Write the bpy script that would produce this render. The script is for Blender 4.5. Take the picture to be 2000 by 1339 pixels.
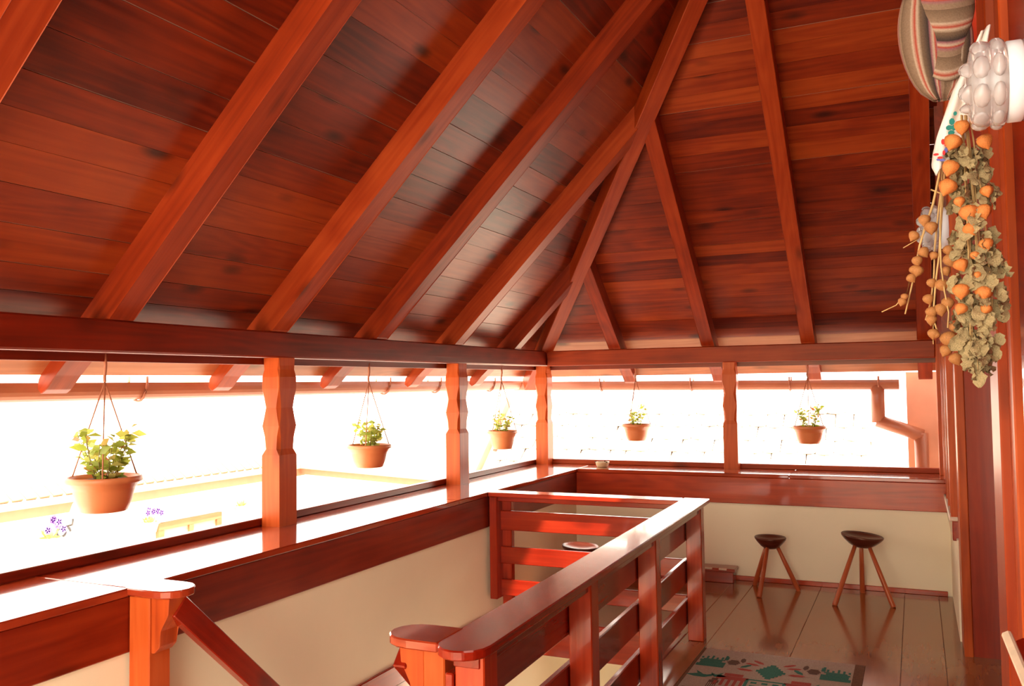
import bpy, bmesh, math, random
from mathutils import Vector, Matrix
random.seed(7)
for o in list(bpy.data.objects): bpy.data.objects.remove(o)
scn = bpy.context.scene
COL = scn.collection
V = Vector
PI = math.pi

# ------------------------------------------------------------------ camera, sky, sun, exposure
YAW, PIT, ROL, FPX = 0.429200363, 0.0459402201, -0.0135060631, 1718.83136
fw = V((-math.sin(YAW)*math.cos(PIT), math.cos(YAW)*math.cos(PIT), math.sin(PIT)))
r0 = V((math.cos(YAW), math.sin(YAW), 0)); u0 = r0.cross(fw)
rr = math.cos(ROL)*r0 + math.sin(ROL)*u0
uu = -math.sin(ROL)*r0 + math.cos(ROL)*u0
cam = bpy.data.cameras.new('camera'); cam.sensor_width = 36; cam.lens = FPX/2000*36
cam.clip_start = 0.02; cam.clip_end = 200
co = bpy.data.objects.new('camera', cam); COL.objects.link(co)
M = Matrix.Identity(4)
for i in range(3):
    M[i][0] = rr[i]; M[i][1] = uu[i]; M[i][2] = -fw[i]
M[0][3], M[1][3], M[2][3] = 0, 0, 1.55
co.matrix_world = M
scn.camera = co

world = bpy.data.worlds.new('sky'); scn.world = world; world.use_nodes = True
bg = world.node_tree.nodes['Background']
bg.inputs[0].default_value = (1.0, 0.93, 0.82, 1); bg.inputs[1].default_value = 5.0
sun = bpy.data.lights.new('sun', 'SUN'); sun.energy = 12; sun.angle = math.radians(0.6); sun.color = (1, .95, .88)
so = bpy.data.objects.new('sun', sun); COL.objects.link(so)
sd = V((0.45, -0.42, 0.85)).normalized()          # towards the sun
so.rotation_euler = sd.to_track_quat('Z', 'Y').to_euler()
so.location = sd*30
scn.view_settings.view_transform = 'Standard'; scn.view_settings.look = 'None'
scn.view_settings.gamma = 1; scn.view_settings.use_curve_mapping = False
scn.view_settings.exposure = 0.52

# ------------------------------------------------------------------ materials
def new_mat(name):
    m = bpy.data.materials.new(name); m.use_nodes = True
    nt = m.node_tree
    return m, nt, nt.nodes['Principled BSDF']
def N(nt, t, **kw):
    n = nt.nodes.new(t)
    for k, v in kw.items():
        if isinstance(k, str) and hasattr(n, k): setattr(n, k, v)
    return n
def ramp(nt, stops):
    n = nt.nodes.new('ShaderNodeValToRGB'); e = n.color_ramp.elements
    while len(e) < len(stops): e.new(0.5)
    for el, (p, c) in zip(e, stops):
        el.position = p; el.color = (c[0], c[1], c[2], 1)
    return n
def mathn(nt, op, a, b=None):
    n = nt.nodes.new('ShaderNodeMath'); n.operation = op
    for i, x in enumerate((a, b)):
        if x is None: continue
        if isinstance(x, (int, float)): n.inputs[i].default_value = x
        else: nt.links.new(x, n.inputs[i])
    return n.outputs[0]
def mixc(nt, fac, a, b, mode='MIX'):
    n = nt.nodes.new('ShaderNodeMix'); n.data_type = 'RGBA'; n.blend_type = mode
    for sock, x in ((n.inputs['Factor'], fac), (n.inputs[6], a), (n.inputs[7], b)):
        if isinstance(x, (int, float)): sock.default_value = x
        elif isinstance(x, tuple): sock.default_value = (x[0], x[1], x[2], 1)
        else: nt.links.new(x, sock)
    return n.outputs[2]
def wood(name, dark, mid, light, rough=.35, coat=0.0, grain=14.0, knots=.6, spec=.5, bump=.15, var=.35, tint=(1, .72, .48), ringamp=.04):
    """stained timber, grain along the object's own X axis"""
    m, nt, b = new_mat(name); L = nt.links
    tc = N(nt, 'ShaderNodeTexCoord'); oi = N(nt, 'ShaderNodeObjectInfo')
    off = nt.nodes.new('ShaderNodeVectorMath'); off.operation = 'MULTIPLY_ADD'
    comb = nt.nodes.new('ShaderNodeCombineXYZ')
    for i in range(3): L.new(oi.outputs['Random'], comb.inputs[i])
    L.new(comb.outputs[0], off.inputs[0]); off.inputs[1].default_value = (37., 53., 71.); L.new(tc.outputs['Object'], off.inputs[2])
    mp = nt.nodes.new('ShaderNodeMapping'); L.new(off.outputs[0], mp.inputs[0]); mp.inputs['Scale'].default_value = (1.6, grain*2.2, grain*2.2)
    n1 = N(nt, 'ShaderNodeTexNoise'); n1.inputs['Scale'].default_value = 1.0; n1.inputs['Detail'].default_value = 5; n1.inputs['Distortion'].default_value = .6
    L.new(mp.outputs[0], n1.inputs['Vector'])
    # growth rings
    mp2 = nt.nodes.new('ShaderNodeMapping'); L.new(off.outputs[0], mp2.inputs[0]); mp2.inputs['Scale'].default_value = (.55, 5., 5.)
    n2 = N(nt, 'ShaderNodeTexNoise'); n2.inputs['Scale'].default_value = 1.0; n2.inputs['Detail'].default_value = 1.5
    L.new(mp2.outputs[0], n2.inputs['Vector'])
    rings = mathn(nt, 'SINE', mathn(nt, 'MULTIPLY', n2.outputs[0], 75.))
    rings = mathn(nt, 'MULTIPLY_ADD', rings, ringamp)
    nt.nodes[-1].inputs[2].default_value = 0
    # blotches
    n3 = N(nt, 'ShaderNodeTexNoise'); n3.inputs['Scale'].default_value = 2.6; n3.inputs['Detail'].default_value = 3
    L.new(off.outputs[0], n3.inputs['Vector'])
    s = mathn(nt, 'ADD', mathn(nt, 'ADD', mathn(nt, 'MULTIPLY', n1.outputs[0], .42), mathn(nt, 'MULTIPLY', n3.outputs[0], .42)), .13)
    s = mathn(nt, 'ADD', s, rings)
    s = mathn(nt, 'ADD', s, mathn(nt, 'MULTIPLY', mathn(nt, 'SUBTRACT', oi.outputs['Random'], .5), var))
    cr = ramp(nt, [(.28, dark), (.55, mid), (.85, light)]); L.new(s, cr.inputs[0])
    # knots
    mk = nt.nodes.new('ShaderNodeMapping'); L.new(off.outputs[0], mk.inputs[0]); mk.inputs['Scale'].default_value = (2.2, 5.5, 5.5)
    vk = N(nt, 'ShaderNodeTexVoronoi'); vk.inputs['Scale'].default_value = 1.0; vk.inputs['Randomness'].default_value = 1
    L.new(mk.outputs[0], vk.inputs['Vector'])
    kf = nt.nodes.new('ShaderNodeMapRange'); L.new(vk.outputs['Distance'], kf.inputs[0])
    kf.inputs[1].default_value = .06; kf.inputs[2].default_value = .21; kf.inputs[3].default_value = knots; kf.inputs[4].default_value = 0
    col = mixc(nt, kf.outputs[0], cr.outputs[0], tuple(c*.35 for c in dark))
    L.new(col, b.inputs['Base Color'])
    b.inputs['Roughness'].default_value = rough; b.inputs['Specular IOR Level'].default_value = spec
    b.inputs['Specular Tint'].default_value = (*tint, 1); b.inputs['Coat Weight'].default_value = coat; b.inputs['Coat Roughness'].default_value = .06
    bp = N(nt, 'ShaderNodeBump'); bp.inputs['Strength'].default_value = bump; bp.inputs['Distance'].default_value = .004
    L.new(n1.outputs[0], bp.inputs['Height'])
    if bump > 0: L.new(bp.outputs[0], b.inputs['Normal'])
    return m
def plain(name, c, rough=.6, spec=.4, noise=.12, scale=6., metal=0., trans=0., bump=0.):
    m, nt, b = new_mat(name); L = nt.links
    tc = N(nt, 'ShaderNodeTexCoord')
    n = N(nt, 'ShaderNodeTexNoise'); n.inputs['Scale'].default_value = scale; n.inputs['Detail'].default_value = 5
    L.new(tc.outputs['Object'], n.inputs['Vector'])
    r = ramp(nt, [(.3, tuple(x*(1-noise) for x in c)), (.7, tuple(min(1, x*(1+noise)) for x in c))])
    L.new(n.outputs[0], r.inputs[0]); L.new(r.outputs[0], b.inputs['Base Color'])
    b.inputs['Roughness'].default_value = rough; b.inputs['Specular IOR Level'].default_value = spec
    b.inputs['Metallic'].default_value = metal; b.inputs['Transmission Weight'].default_value = trans
    if bump:
        bp = N(nt, 'ShaderNodeBump'); bp.inputs['Strength'].default_value = bump; bp.inputs['Distance'].default_value = .01
        L.new(n.outputs[0], bp.inputs['Height']); L.new(bp.outputs[0], b.inputs['Normal'])
    return m
MT = {}
MT['plank'] = wood('stained_ceiling_plank', (.070, .0035, .001), (.205, .018, .002), (.36, .052, .006), rough=.36, grain=16, knots=.9, spec=.5, tint=(1, .85, .72))
MT['plank_lit'] = wood('daylit_eave_plank', (.20, .045, .013), (.38, .105, .038), (.50, .18, .078), rough=.4, grain=16, knots=.75)  # paler copy of the plank for the eaves, outdoor light put into its colour
MT['rafter'] = wood('stained_rafter', (.12, .0075, .002), (.265, .026, .004), (.41, .058, .010), rough=.4, grain=18, knots=.6, var=.25, spec=.3)
MT['beam'] = wood('dark_stained_beam', (.06, .0035, .001), (.17, .010, .002), (.28, .026, .005), rough=.34, grain=16, knots=.5, var=.15)
MT['post'] = wood('orange_stained_post', (.24, .024, .005), (.44, .064, .010), (.56, .11, .022), rough=.34, grain=18, knots=.5, var=.12, spec=.3)
MT['post_red'] = wood('red_newel', (.18, .009, .002), (.40, .030, .005), (.52, .065, .012), rough=.25, coat=.2, grain=14, knots=.4, var=.15)
MT['ledge'] = wood('varnished_ledge', (.16, .012, .004), (.32, .035, .010), (.42, .065, .02), rough=.12, coat=.8, grain=12, knots=.4, bump=.05, var=.1)
MT['rail'] = wood('varnished_railing', (.11, .004, .0015), (.26, .012, .003), (.40, .032, .008), rough=.22, coat=.4, grain=14, knots=.5, bump=.06, var=.15, ringamp=.015)
MT['floor'] = wood('varnished_floorboard', (.15, .034, .008), (.26, .074, .019), (.34, .11, .032), rough=.16, coat=.25, grain=9, knots=.05, bump=.0, var=.12, ringamp=.0)
MT['stool'] = wood('dark_stool_wood', (.03, .006, .004), (.075, .016, .009), (.14, .03, .016), rough=.28, grain=14, knots=.2, var=.1)
MT['leg'] = wood('red_stool_leg', (.20, .028, .010), (.40, .075, .022), (.52, .13, .042), rough=.3, grain=22, knots=.2, var=.1)
MT['wall'] = plain('cream_plaster', (.84, .70, .46), rough=.85, spec=.2, noise=.035, scale=1.6, bump=.04)
MT['white_out'] = plain('white_render', (.86, .83, .78), rough=.9, noise=.03)
MT['pink_out'] = plain('pink_render', (.62, .27, .17), rough=.85, noise=.14, scale=3)
MT['gutter'] = plain('brown_gutter_metal', (.36, .11, .055), rough=.4, spec=.5, noise=.08)
MT['tile'] = plain('sunbleached_clay_tile', (.72, .60, .48), rough=.85, noise=.16, scale=9)
MT['tile_joint'] = plain('tile_underlay', (.34, .24, .17), rough=.9)
MT['fascia'] = plain('pale_salmon_fascia', (.50, .19, .11), rough=.7, noise=.06)
MT['cream_gutter'] = plain('cream_gutter', (.60, .36, .20), rough=.6, noise=.05)
MT['terra'] = plain('terracotta_plastic', (.62, .195, .062), rough=.42, spec=.5, noise=.07, scale=9)
MT['terra_pale'] = plain('pale_terracotta', (.75, .55, .30), rough=.6)
MT['soil'] = plain('potting_soil', (.045, .022, .014), rough=.95, noise=.5, scale=60, bump=.6)
MT['wire'] = plain('brown_hanger', (.42, .14, .06), rough=.5)
MT['stemgreen'] = plain('plant_stem', (.22, .17, .05), rough=.6)
MT['backing'] = plain('pale_board_backing', (.46, .33, .22), rough=.9)
MT['gravel'] = plain('courtyard_paving', (.70, .66, .60), rough=.95, noise=.12, scale=4)
MT['stair'] = wood('stair_tread_wood', (.10, .02, .007), (.20, .045, .015), (.28, .07, .025), rough=.3, grain=10)
MT['orangewood'] = wood('pale_window_frame', (.30, .07, .03), (.38, .10, .045), (.45, .14, .065), rough=.5, grain=14, knots=.2)
MT['violet'] = plain('violet_petal', (.28, .12, .62), rough=.6)
MT['yellowleaf'] = plain('yellow_green_leaf', (.55, .58, .16), rough=.6)
MT['iron'] = plain('wrought_iron', (.08, .07, .07), rough=.5)
MT['white'] = plain('white_enamel', (.82, .82, .80), rough=.4, noise=.02)
MT['palewood'] = plain('raw_pale_wood', (.66, .50, .34), rough=.7, noise=.1, scale=30)
MT['ash'] = plain('cream_ceramic', (.62, .45, .24), rough=.35, noise=.08)
MT['straw'] = plain('dry_straw_stem', (.58, .36, .13), rough=.7, noise=.15, scale=30)
MT['lantern'] = plain('dry_orange_husk', (.68, .22, .045), rough=.6, noise=.35, scale=25, bump=.3)
MT['pod'] = plain('dry_brown_pod', (.42, .17, .045), rough=.7, noise=.35, scale=25)
MT['dryleaf'] = plain('dry_olive_leaf', (.38, .28, .125), rough=.85, noise=.3, scale=16, bump=.4)
MT['cloth'] = plain('white_linen', (.82, .72, .62), rough=.9, noise=.05, scale=30)
MT['red_thread'] = plain('red_thread', (.55, .03, .03), rough=.9)
MT['green_thread'] = plain('green_thread', (.02, .19, .15), rough=.9)
MT['blue_thread'] = plain('blue_thread', (.12, .12, .35), rough=.9)
MT['rug'] = plain('grey_beige_rug', (.40, .30, .22), rough=.95, spec=.1, noise=.14, scale=120, bump=.3)
MT['rug_brown'] = plain('brown_rug_border', (.16, .075, .040), rough=.95, spec=.1, noise=.2, scale=90)
MT['rug_green'] = plain('green_rug_motif', (.045, .15, .105), rough=.95, spec=.1, noise=.25, scale=160)
MT['rug_red'] = plain('red_rug_motif', (.36, .07, .05), rough=.95, spec=.1, noise=.25, scale=160)
MT['rug_dark'] = plain('dark_rug_motif', (.13, .075, .05), rough=.95, spec=.1, noise=.25, scale=160)
def leaf_mat():
    m, nt, b = new_mat('fresh_leaf'); L = nt.links
    oi = N(nt, 'ShaderNodeObjectInfo')
    r = ramp(nt, [(0, (.26, .32, .04)), (.5, (.46, .52, .08)), (.88, (.66, .62, .16)), (1, (.60, .20, .08))])
    L.new(oi.outputs['Random'], r.inputs[0]); L.new(r.outputs[0], b.inputs['Base Color'])
    b.inputs['Roughness'].default_value = .4
    tr = N(nt, 'ShaderNodeBsdfTranslucent'); L.new(r.outputs[0], tr.inputs[0])
    mx = N(nt, 'ShaderNodeMixShader'); mx.inputs[0].default_value = .5
    L.new(b.outputs[0], mx.inputs[1]); L.new(tr.outputs[0], mx.inputs[2])
    L.new(mx.outputs[0], nt.nodes['Material Output'].inputs[0])
    return m
MT['leaf'] = leaf_mat()
def glass_mat(name, tint, rough=.08, mixf=.6):
    m, nt, b = new_mat(name); L = nt.links
    b.inputs['Base Color'].default_value = (*tint, 1); b.inputs['Roughness'].default_value = rough
    b.inputs['Transmission Weight'].default_value = mixf; b.inputs['IOR'].default_value = 1.45
    return m
MT['lampglass'] = glass_mat('pressed_clear_glass', (1., .93, .88), .06, .72)
MT['pane'] = plain('dark_window_pane', (.10, .05, .045), rough=.05, spec=.8, noise=.05)
def stripes():
    m, nt, b = new_mat('striped_woven_wool'); L = nt.links
    at = N(nt, 'ShaderNodeAttribute'); at.attribute_name = 'stripe'
    fr = mathn(nt, 'FRACT', at.outputs['Fac'])
    br, bg_, cr_, rd, pk, bk = (.17, .105, .060), (.28, .18, .11), (.50, .37, .25), (.38, .055, .03), (.30, .12, .12), (.05, .035, .03)
    r = ramp(nt, [(0, br), (.26, bg_), (.30, cr_), (.38, rd), (.43, cr_), (.50, br), (.66, bk), (.70, pk), (.76, cr_), (.80, rd), (.83, pk), (.90, bg_)])
    r.color_ramp.interpolation = 'LINEAR'
    L.new(fr, r.inputs[0])
    tc = N(nt, 'ShaderNodeTexCoord'); n = N(nt, 'ShaderNodeTexNoise'); n.inputs['Scale'].default_value = 260
    L.new(tc.outputs['Object'], n.inputs['Vector'])
    c = mixc(nt, .35, r.outputs[0], n.outputs[0], 'MULTIPLY')
    L.new(c, b.inputs['Base Color']); b.inputs['Roughness'].default_value = .95; b.inputs['Specular IOR Level'].default_value = .1
    bp = N(nt, 'ShaderNodeBump'); bp.inputs['Strength'].default_value = .5; bp.inputs['Distance'].default_value = .003
    L.new(n.outputs[0], bp.inputs['Height']); L.new(bp.outputs[0], b.inputs['Normal'])
    return m
MT['stripe'] = stripes()

# ------------------------------------------------------------------ helpers
WM = {}
def link(name, me, mat, parent=None, F=None):
    F = F or Matrix.Identity(4)
    o = bpy.data.objects.new(name, me); COL.objects.link(o)
    if me is not None and mat is not None and not me.materials: me.materials.append(MT[mat] if isinstance(mat, str) else mat)
    o.matrix_basis = F
    if parent is not None:
        o.parent = parent; o.matrix_parent_inverse = WM[parent.name].inverted()
    WM[o.name] = F.copy()
    return o
def empty(name, loc):
    return link(name, None, None, None, Matrix.Translation(V(loc)))
def tag(o, label, cat, group=None):
    o['label'] = label; o['category'] = cat
    if group: o['group'] = group
    return o
def struct(o, label=None):
    o['kind'] = 'structure'
    if label: o['label'] = label
    return o
def frame(o, x, z=(0, 0, 1)):
    x = V(x).normalized(); z = V(z); y = z.cross(x)
    if y.length < 1e-6: y = V((0, 1, 0)).cross(x)
    y.normalize(); z = x.cross(y)
    F = Matrix.Identity(4)
    for i in range(3):
        F[i][0] = x[i]; F[i][1] = y[i]; F[i][2] = z[i]; F[i][3] = o[i]
    return F
def finish(bm, name, smooth=False):
    bmesh.ops.recalc_face_normals(bm, faces=bm.faces)
    me = bpy.data.meshes.new(name); bm.to_mesh(me); bm.free()
    if smooth:
        for p in me.polygons: p.use_smooth = True
    return me
def prism(name, loop, vec, mat, parent=None, x=None, bev=0.0, origin=None):
    """polygon loop (world points) pushed along vec; grain runs along x"""
    loop = [V(p) for p in loop]; vec = V(vec)
    x = V(x) if x is not None else (loop[1]-loop[0])
    o = V(origin) if origin is not None else loop[0]
    F = frame(o, x, vec if abs(vec.normalized().dot(x.normalized())) < .99 else (0, 0, 1)); Fi = F.inverted()
    bm = bmesh.new()
    a = [bm.verts.new(Fi @ p) for p in loop]; b = [bm.verts.new(Fi @ (p+vec)) for p in loop]
    n = len(loop)
    bm.faces.new(a); bm.faces.new(b[::-1])
    for i in range(n): bm.faces.new((a[i], b[i], b[(i+1) % n], a[(i+1) % n]))
    if bev: bmesh.ops.bevel(bm, geom=list(bm.edges), offset=bev, segments=1, affect='EDGES', clamp_overlap=True)
    return link(name, finish(bm, name), mat, parent, F)
def box(name, lo, hi, mat, parent=None, axis=0, bev=.004):
    lo, hi = V(lo), V(hi)
    X = V([1 if i == axis else 0 for i in range(3)])
    loop = [V((lo.x, lo.y, lo.z)), V((hi.x, lo.y, lo.z)), V((hi.x, hi.y, lo.z)), V((lo.x, hi.y, lo.z))]
    return prism(name, loop, (0, 0, hi.z-lo.z), mat, parent, X, bev, origin=lo)
def timber(name, p0, p1, w, d, mat, parent=None, up=(0, 0, 1), bev=.004):
    """rectangular section w across, d along up, centred on p0-p1"""
    p0, p1 = V(p0), V(p1); x = (p1-p0).normalized(); y = V(up).cross(x).normalized(); z = x.cross(y)
    loop = [p0 + y*a*w/2 + z*b*d/2 for a, b in ((-1, -1), (1, -1), (1, 1), (-1, 1))]
    return prism(name, loop, p1-p0, mat, parent, x, bev, origin=p0)
def lathe_bm(bm, prof, seg=24, F=None, cap=True):
    F = F or Matrix.Identity(4); rings = []
    for r, z in prof:
        rings.append([bm.verts.new(F @ V((r*math.cos(2*PI*i/seg), r*math.sin(2*PI*i/seg), z))) for i in range(seg)])
    for A, B in zip(rings, rings[1:]):
        for i in range(seg): bm.faces.new((A[i], A[(i+1) % seg], B[(i+1) % seg], B[i]))
    if cap:
        bm.faces.new(rings[0][::-1]); bm.faces.new(rings[-1])
def lathe(name, prof, mat, parent=None, F=None, seg=24, cap=True):
    bm = bmesh.new(); lathe_bm(bm, prof, seg, None, cap)
    return link(name, finish(bm, name, True), mat, parent, F)
def tube_bm(bm, pts, rad, seg=6):
    pts = [V(p) for p in pts]; rings = []
    for i, p in enumerate(pts):
        t = (pts[min(i+1, len(pts)-1)] - pts[max(i-1, 0)]).normalized()
        a = t.cross(V((0, 0, 1)) if abs(t.z) < .9 else V((1, 0, 0))).normalized(); b = t.cross(a)
        r = rad[i] if isinstance(rad, (list, tuple)) else rad
        rings.append([bm.verts.new(p + (a*math.cos(2*PI*k/seg) + b*math.sin(2*PI*k/seg))*r) for k in range(seg)])
    for A, B in zip(rings, rings[1:]):
        for k in range(seg): bm.faces.new((A[k], A[(k+1) % seg], B[(k+1) % seg], B[k]))
    bm.faces.new(rings[0][::-1]); bm.faces.new(rings[-1])
def tube(name, pts, rad, mat, parent=None, seg=6, smooth=True):
    bm = bmesh.new(); o = V(pts[0]); tube_bm(bm, [V(p)-o for p in pts], rad, seg)
    return link(name, finish(bm, name, smooth), mat, parent, Matrix.Translation(o))

# ------------------------------------------------------------------ key dimensions
LX = -2.62      # front edge of the left ledge
BY = 7.00       # front edge of the back ledge
PX = -3.00      # inner face of left posts and beam
PY = 7.29       # inner face of back posts and beam
RW = 0.19       # right wall
ZL = 0.827      # ledge top
ZB0, ZB1 = 1.70, 1.835
TA, TB = math.tan(.782692947), math.tan(.694208)
A_, B_ = .782692947, .694208
RD = .125       # rafter depth, square to the slope
NEAR = -1.6     # where the gallery stops behind the camera
ZR = 1.84
dzA, dzB = RD/math.cos(A_), RD/math.cos(B_)
def hip_y(x): return PY - (x-PX)*TA/TB
def hip_x(y): return PX + (PY-y)*TB/TA

# ------------------------------------------------------------------ floor
fl = box('floor', (-1.33, NEAR, -.14), (.6, 7.3, -.025), 'stair', axis=1, bev=0); struct(fl, 'varnished brown board floor of the gallery')
edges = [-1.33, -1.17, -.69, -.12, .10, .40]
for a, b in zip(edges, edges[1:]):
    box('plank', (a+.0008, NEAR, -.025), (b-.0008, BY+.02, 0), 'floor', fl, axis=1, bev=.002)
for a, b in zip([-2.62, -2.2, -1.75], [-2.2, -1.75, -1.33]):
    box('plank', (a+.0015, 5.42, -.025), (b-.0015, BY+.02, 0), 'floor', fl, axis=1, bev=.002)
box('joist', (-2.62, 5.42, -.14), (-1.33, 7.3, -.026), 'stair', fl, axis=0, bev=0)
box('fascia_board', (-2.62, 5.36, -.22), (-1.36, 5.42, .004), 'rail', fl, axis=0)
box('fascia_board', (-1.36, 2.2, -.22), (-1.33, 5.42, .004), 'rail', fl, axis=1)

# ------------------------------------------------------------------ walls below the ledges
wl = box('wall_left', (-3.12, NEAR, -2.8), (LX-.02, 7.4, .70), 'wall', axis=1, bev=0); struct(wl, 'cream plastered parapet wall under the left ledge')
box('floor_level_trim', (LX-.02, NEAR, -.085), (LX, 5.36, .026), 'rail', wl, axis=1)
box('wood_panel', (LX-.02, NEAR, -.9), (LX-.008, 5.36, -.085), 'floor', wl, axis=1)
wb = box('wall_back', (LX-.02, BY+.03, -.1), (.6, 7.4, .70), 'wall', axis=0, bev=0); struct(wb, 'cream plastered parapet wall under the back ledge')
bb = box('baseboard_back', (LX, BY+.012, 0), (.16, BY+.03, .035), 'post_red', axis=0, bev=.003); struct(bb, 'low red wooden baseboard along the back wall')

# ------------------------------------------------------------------ ledges
def ledge(name, label, top, beam, strip, axis, cuts):
    r = empty(name, V(((top[0][0]+top[1][0])/2, (top[0][1]+top[1][1])/2, beam[0][2])))
    tag(r, label, 'ledge')
    lo, hi = top
    for a, b in zip(cuts, cuts[1:]):
        l2, h2 = list(lo), list(hi); l2[axis] = a+.0008; h2[axis] = b-.0008
        box('top_board', l2, h2, 'ledge', r, axis, .005)
    lo, hi = beam
    mid = cuts[len(cuts)//2]
    box('front_beam', lo, hi, 'beam' if axis else 'post_red', r, axis, .004)
    box('edge_strip', strip[0], strip[1], 'beam' if axis else 'rafter', r, axis, .004)
    return r
ledge('window_ledge', 'glossy red wooden ledge running along the left side',
      ((-3.16, NEAR, ZL-.03), (LX, 7.45, ZL)), ((LX-.05, NEAR, .593), (LX-.008, BY+.05, ZL-.03)),
      ((-3.175, NEAR, ZL), (-3.125, 7.45, ZL+.04)), 1, [NEAR, .6, 2.36, 4.9, 7.45])
ledge('window_ledge', 'glossy red wooden ledge running along the back side',
      ((LX+.001, BY, ZL-.03), (RW+.05, 7.45, ZL)), ((LX-.008, BY+.008, .593), (RW-.01, BY+.05, ZL-.03)),
      ((-3.12, 7.40, ZL), (RW, 7.45, ZL+.04)), 0, [LX+.001, -.9, RW+.05])

# ------------------------------------------------------------------ carved posts
def post(label, cx, cy, wx, wy):
    prof = [(ZL, 1, 0), (1.19, 1, 0), (1.195, 1, .004), (1.225, .86, .016), (1.29, .92, .014), (1.345, 1.0, .004), (1.39, .94, .012),
            (1.44, .87, .018), (1.49, .93, .012), (1.54, 1.0, .004), (1.60, 1.0, .004), (1.64, .90, .010), (1.66, .88, .006), (ZB0+.02, .88, .002)]
    bm = bmesh.new(); rings = []
    for z, k, c in prof:
        hx, hy = wx/2*k, wy/2*(.5+.5*k); c = max(c, .0015)
        pts = [(hx-c, -hy), (hx, -hy+c), (hx, hy-c), (hx-c, hy), (-hx+c, hy), (-hx, hy-c), (-hx, -hy+c), (-hx+c, -hy)]
        rings.append([bm.verts.new((z-ZL, a, b)) for a, b in pts])          # local X = up
    for A, B in zip(rings, rings[1:]):
        for i in range(8): bm.faces.new((A[i], A[(i+1) % 8], B[(i+1) % 8], B[i]))
    bm.faces.new(rings[0]); bm.faces.new(rings[-1][::-1])
    F = Matrix(((0, 1, 0, cx), (0, 0, 1, cy), (1, 0, 0, ZL), (0, 0, 0, 1)))
    return tag(link('carved_post', finish(bm, 'carved_post'), 'post', None, F), label, 'post', 'carved posts carrying the plate beams')
post('carved wooden post nearest the camera on the left ledge', -3.058, 3.72, .116, .14)
post('carved wooden post on the left ledge, second from the camera', -3.058, 5.70, .116, .14)
post('carved wooden post at the corner where both ledges meet', -3.058, PY+.07, .116, .13)
post('carved wooden post in the middle of the back ledge', -1.39, PY+.06, .115, .11)
post('carved wooden post on the left ledge outside the picture', -3.058, 1.6, .116, .14)
post('carved wooden post on the left ledge behind the camera', -3.058, -.6, .116, .14)

# ------------------------------------------------------------------ plate beams
pb = empty('plate_beam', (-3.06, 4, ZB0)); tag(pb, 'long dark red roof beam across the posts of the left side', 'beam')
box('beam', (-3.125, NEAR, ZB0), (PX, PY+.12, ZB1), 'beam', pb, 1, .008)
box('batten', (-3.14, NEAR, ZB0-.035), (-3.115, PY+.12, ZB0+.005), 'beam', pb, 1, .002)
pb = empty('plate_beam', (-1.4, 7.35, ZB0)); tag(pb, 'red roof beam across the posts of the back side', 'beam')
box('beam', (PX+.001, PY, ZB0), (.14, PY+.12, ZB1), 'rafter', pb, 0, .008)
box('batten', (-3.11, PY+.11, ZB0-.035), (.14, PY+.135, ZB0+.005), 'beam', pb, 0, .002)

# ------------------------------------------------------------------ ceiling: backing sheets, planks, rafters
XE, YE = -3.405, 7.765       # eave edges
XTOP = .12
def zA(x, off=0.): return ZR + dzA + (x-PX)*TA + off/math.cos(A_)
def zB(y, off=0.): return ZR + dzB + (PY-y)*TB + off/math.cos(B_)
nA = V((-math.sin(A_), 0, math.cos(A_))); nB = V((0, math.sin(B_), math.cos(B_)))
T = .004
ytop = hip_y(XTOP)
ceil = prism('ceiling', [(XE, NEAR, zA(XE, T+.0006)), (XE, hip_y(XE), zA(XE, T+.0006)), (XTOP, ytop, zA(XTOP, T+.0006)), (XTOP, NEAR, zA(XTOP, T+.0006))],
             nA*.05, 'backing', None, (0, 1, 0)); struct(ceil, 'hipped ceiling of dark red stained planks on rafters')
xb = hip_x(YE)
prism('backing_board', [(xb, YE, zB(YE, T+.0006)), (XTOP, YE, zB(YE, T+.0006)), (XTOP, ytop, zB(ytop, T+.0006))], nB*.05, 'backing', ceil, (1, 0, 0))
# left slope planks (run along Y)
RY = [-1.36, -.36, .64, 1.645, 2.65, 3.655, 4.62, 5.635, 6.67]
s = XE; rnd = random.Random(3)
while s < XTOP - .02:
    w = rnd.uniform(.085, .135)*.98
    e = min(s + w, XTOP)
    gap = rnd.choice([.0008, .001, .001, .002, .003, .005])
    y0 = NEAR
    cuts = [NEAR]
    if rnd.random() < .75: cuts.append(rnd.choice(RY[1:7]))
    cuts.append(None)
    for a, b in zip(cuts, cuts[1:]):
        ya = a+.001; yb0 = (hip_y(s) if b is None else b-.001); yb1 = (hip_y(e-gap) if b is None else b-.001)
        if min(yb0, yb1) <= ya: continue
        mt = 'plank_lit' if e < -3.12 else 'plank'
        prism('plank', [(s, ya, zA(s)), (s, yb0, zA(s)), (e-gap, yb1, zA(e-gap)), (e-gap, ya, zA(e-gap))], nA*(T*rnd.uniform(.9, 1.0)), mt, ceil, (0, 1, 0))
    s = e
# back slope planks (run along X)
y = YE; rnd = random.Random(5)
while y > ytop + .05:
    w = rnd.uniform(.075, .105)
    e = max(y - w, ytop + .01); gap = rnd.choice([.001, .0012, .0015, .003])
    xr = XTOP + .05
    cuts = [None] + ([rnd.choice([-1.55, -.76])] if rnd.random() < .35 else []) + [xr]
    for a, b in zip(cuts, cuts[1:]):
        xa0 = hip_x(y) if a is None else a+.001; xa1 = hip_x(e+gap) if a is None else a+.001
        if max(xa0, xa1) >= b - .01: continue
        prism('plank', [(xa0, y, zB(y)), (b-.001, y, zB(y)), (b-.001, e+gap, zB(e+gap)), (xa1, e+gap, zB(e+gap))], nB*(T*rnd.uniform(.9, 1.)), 'plank_lit' if e > 7.40 else 'plank', ceil, (1, 0, 0))
    y = e
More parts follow.
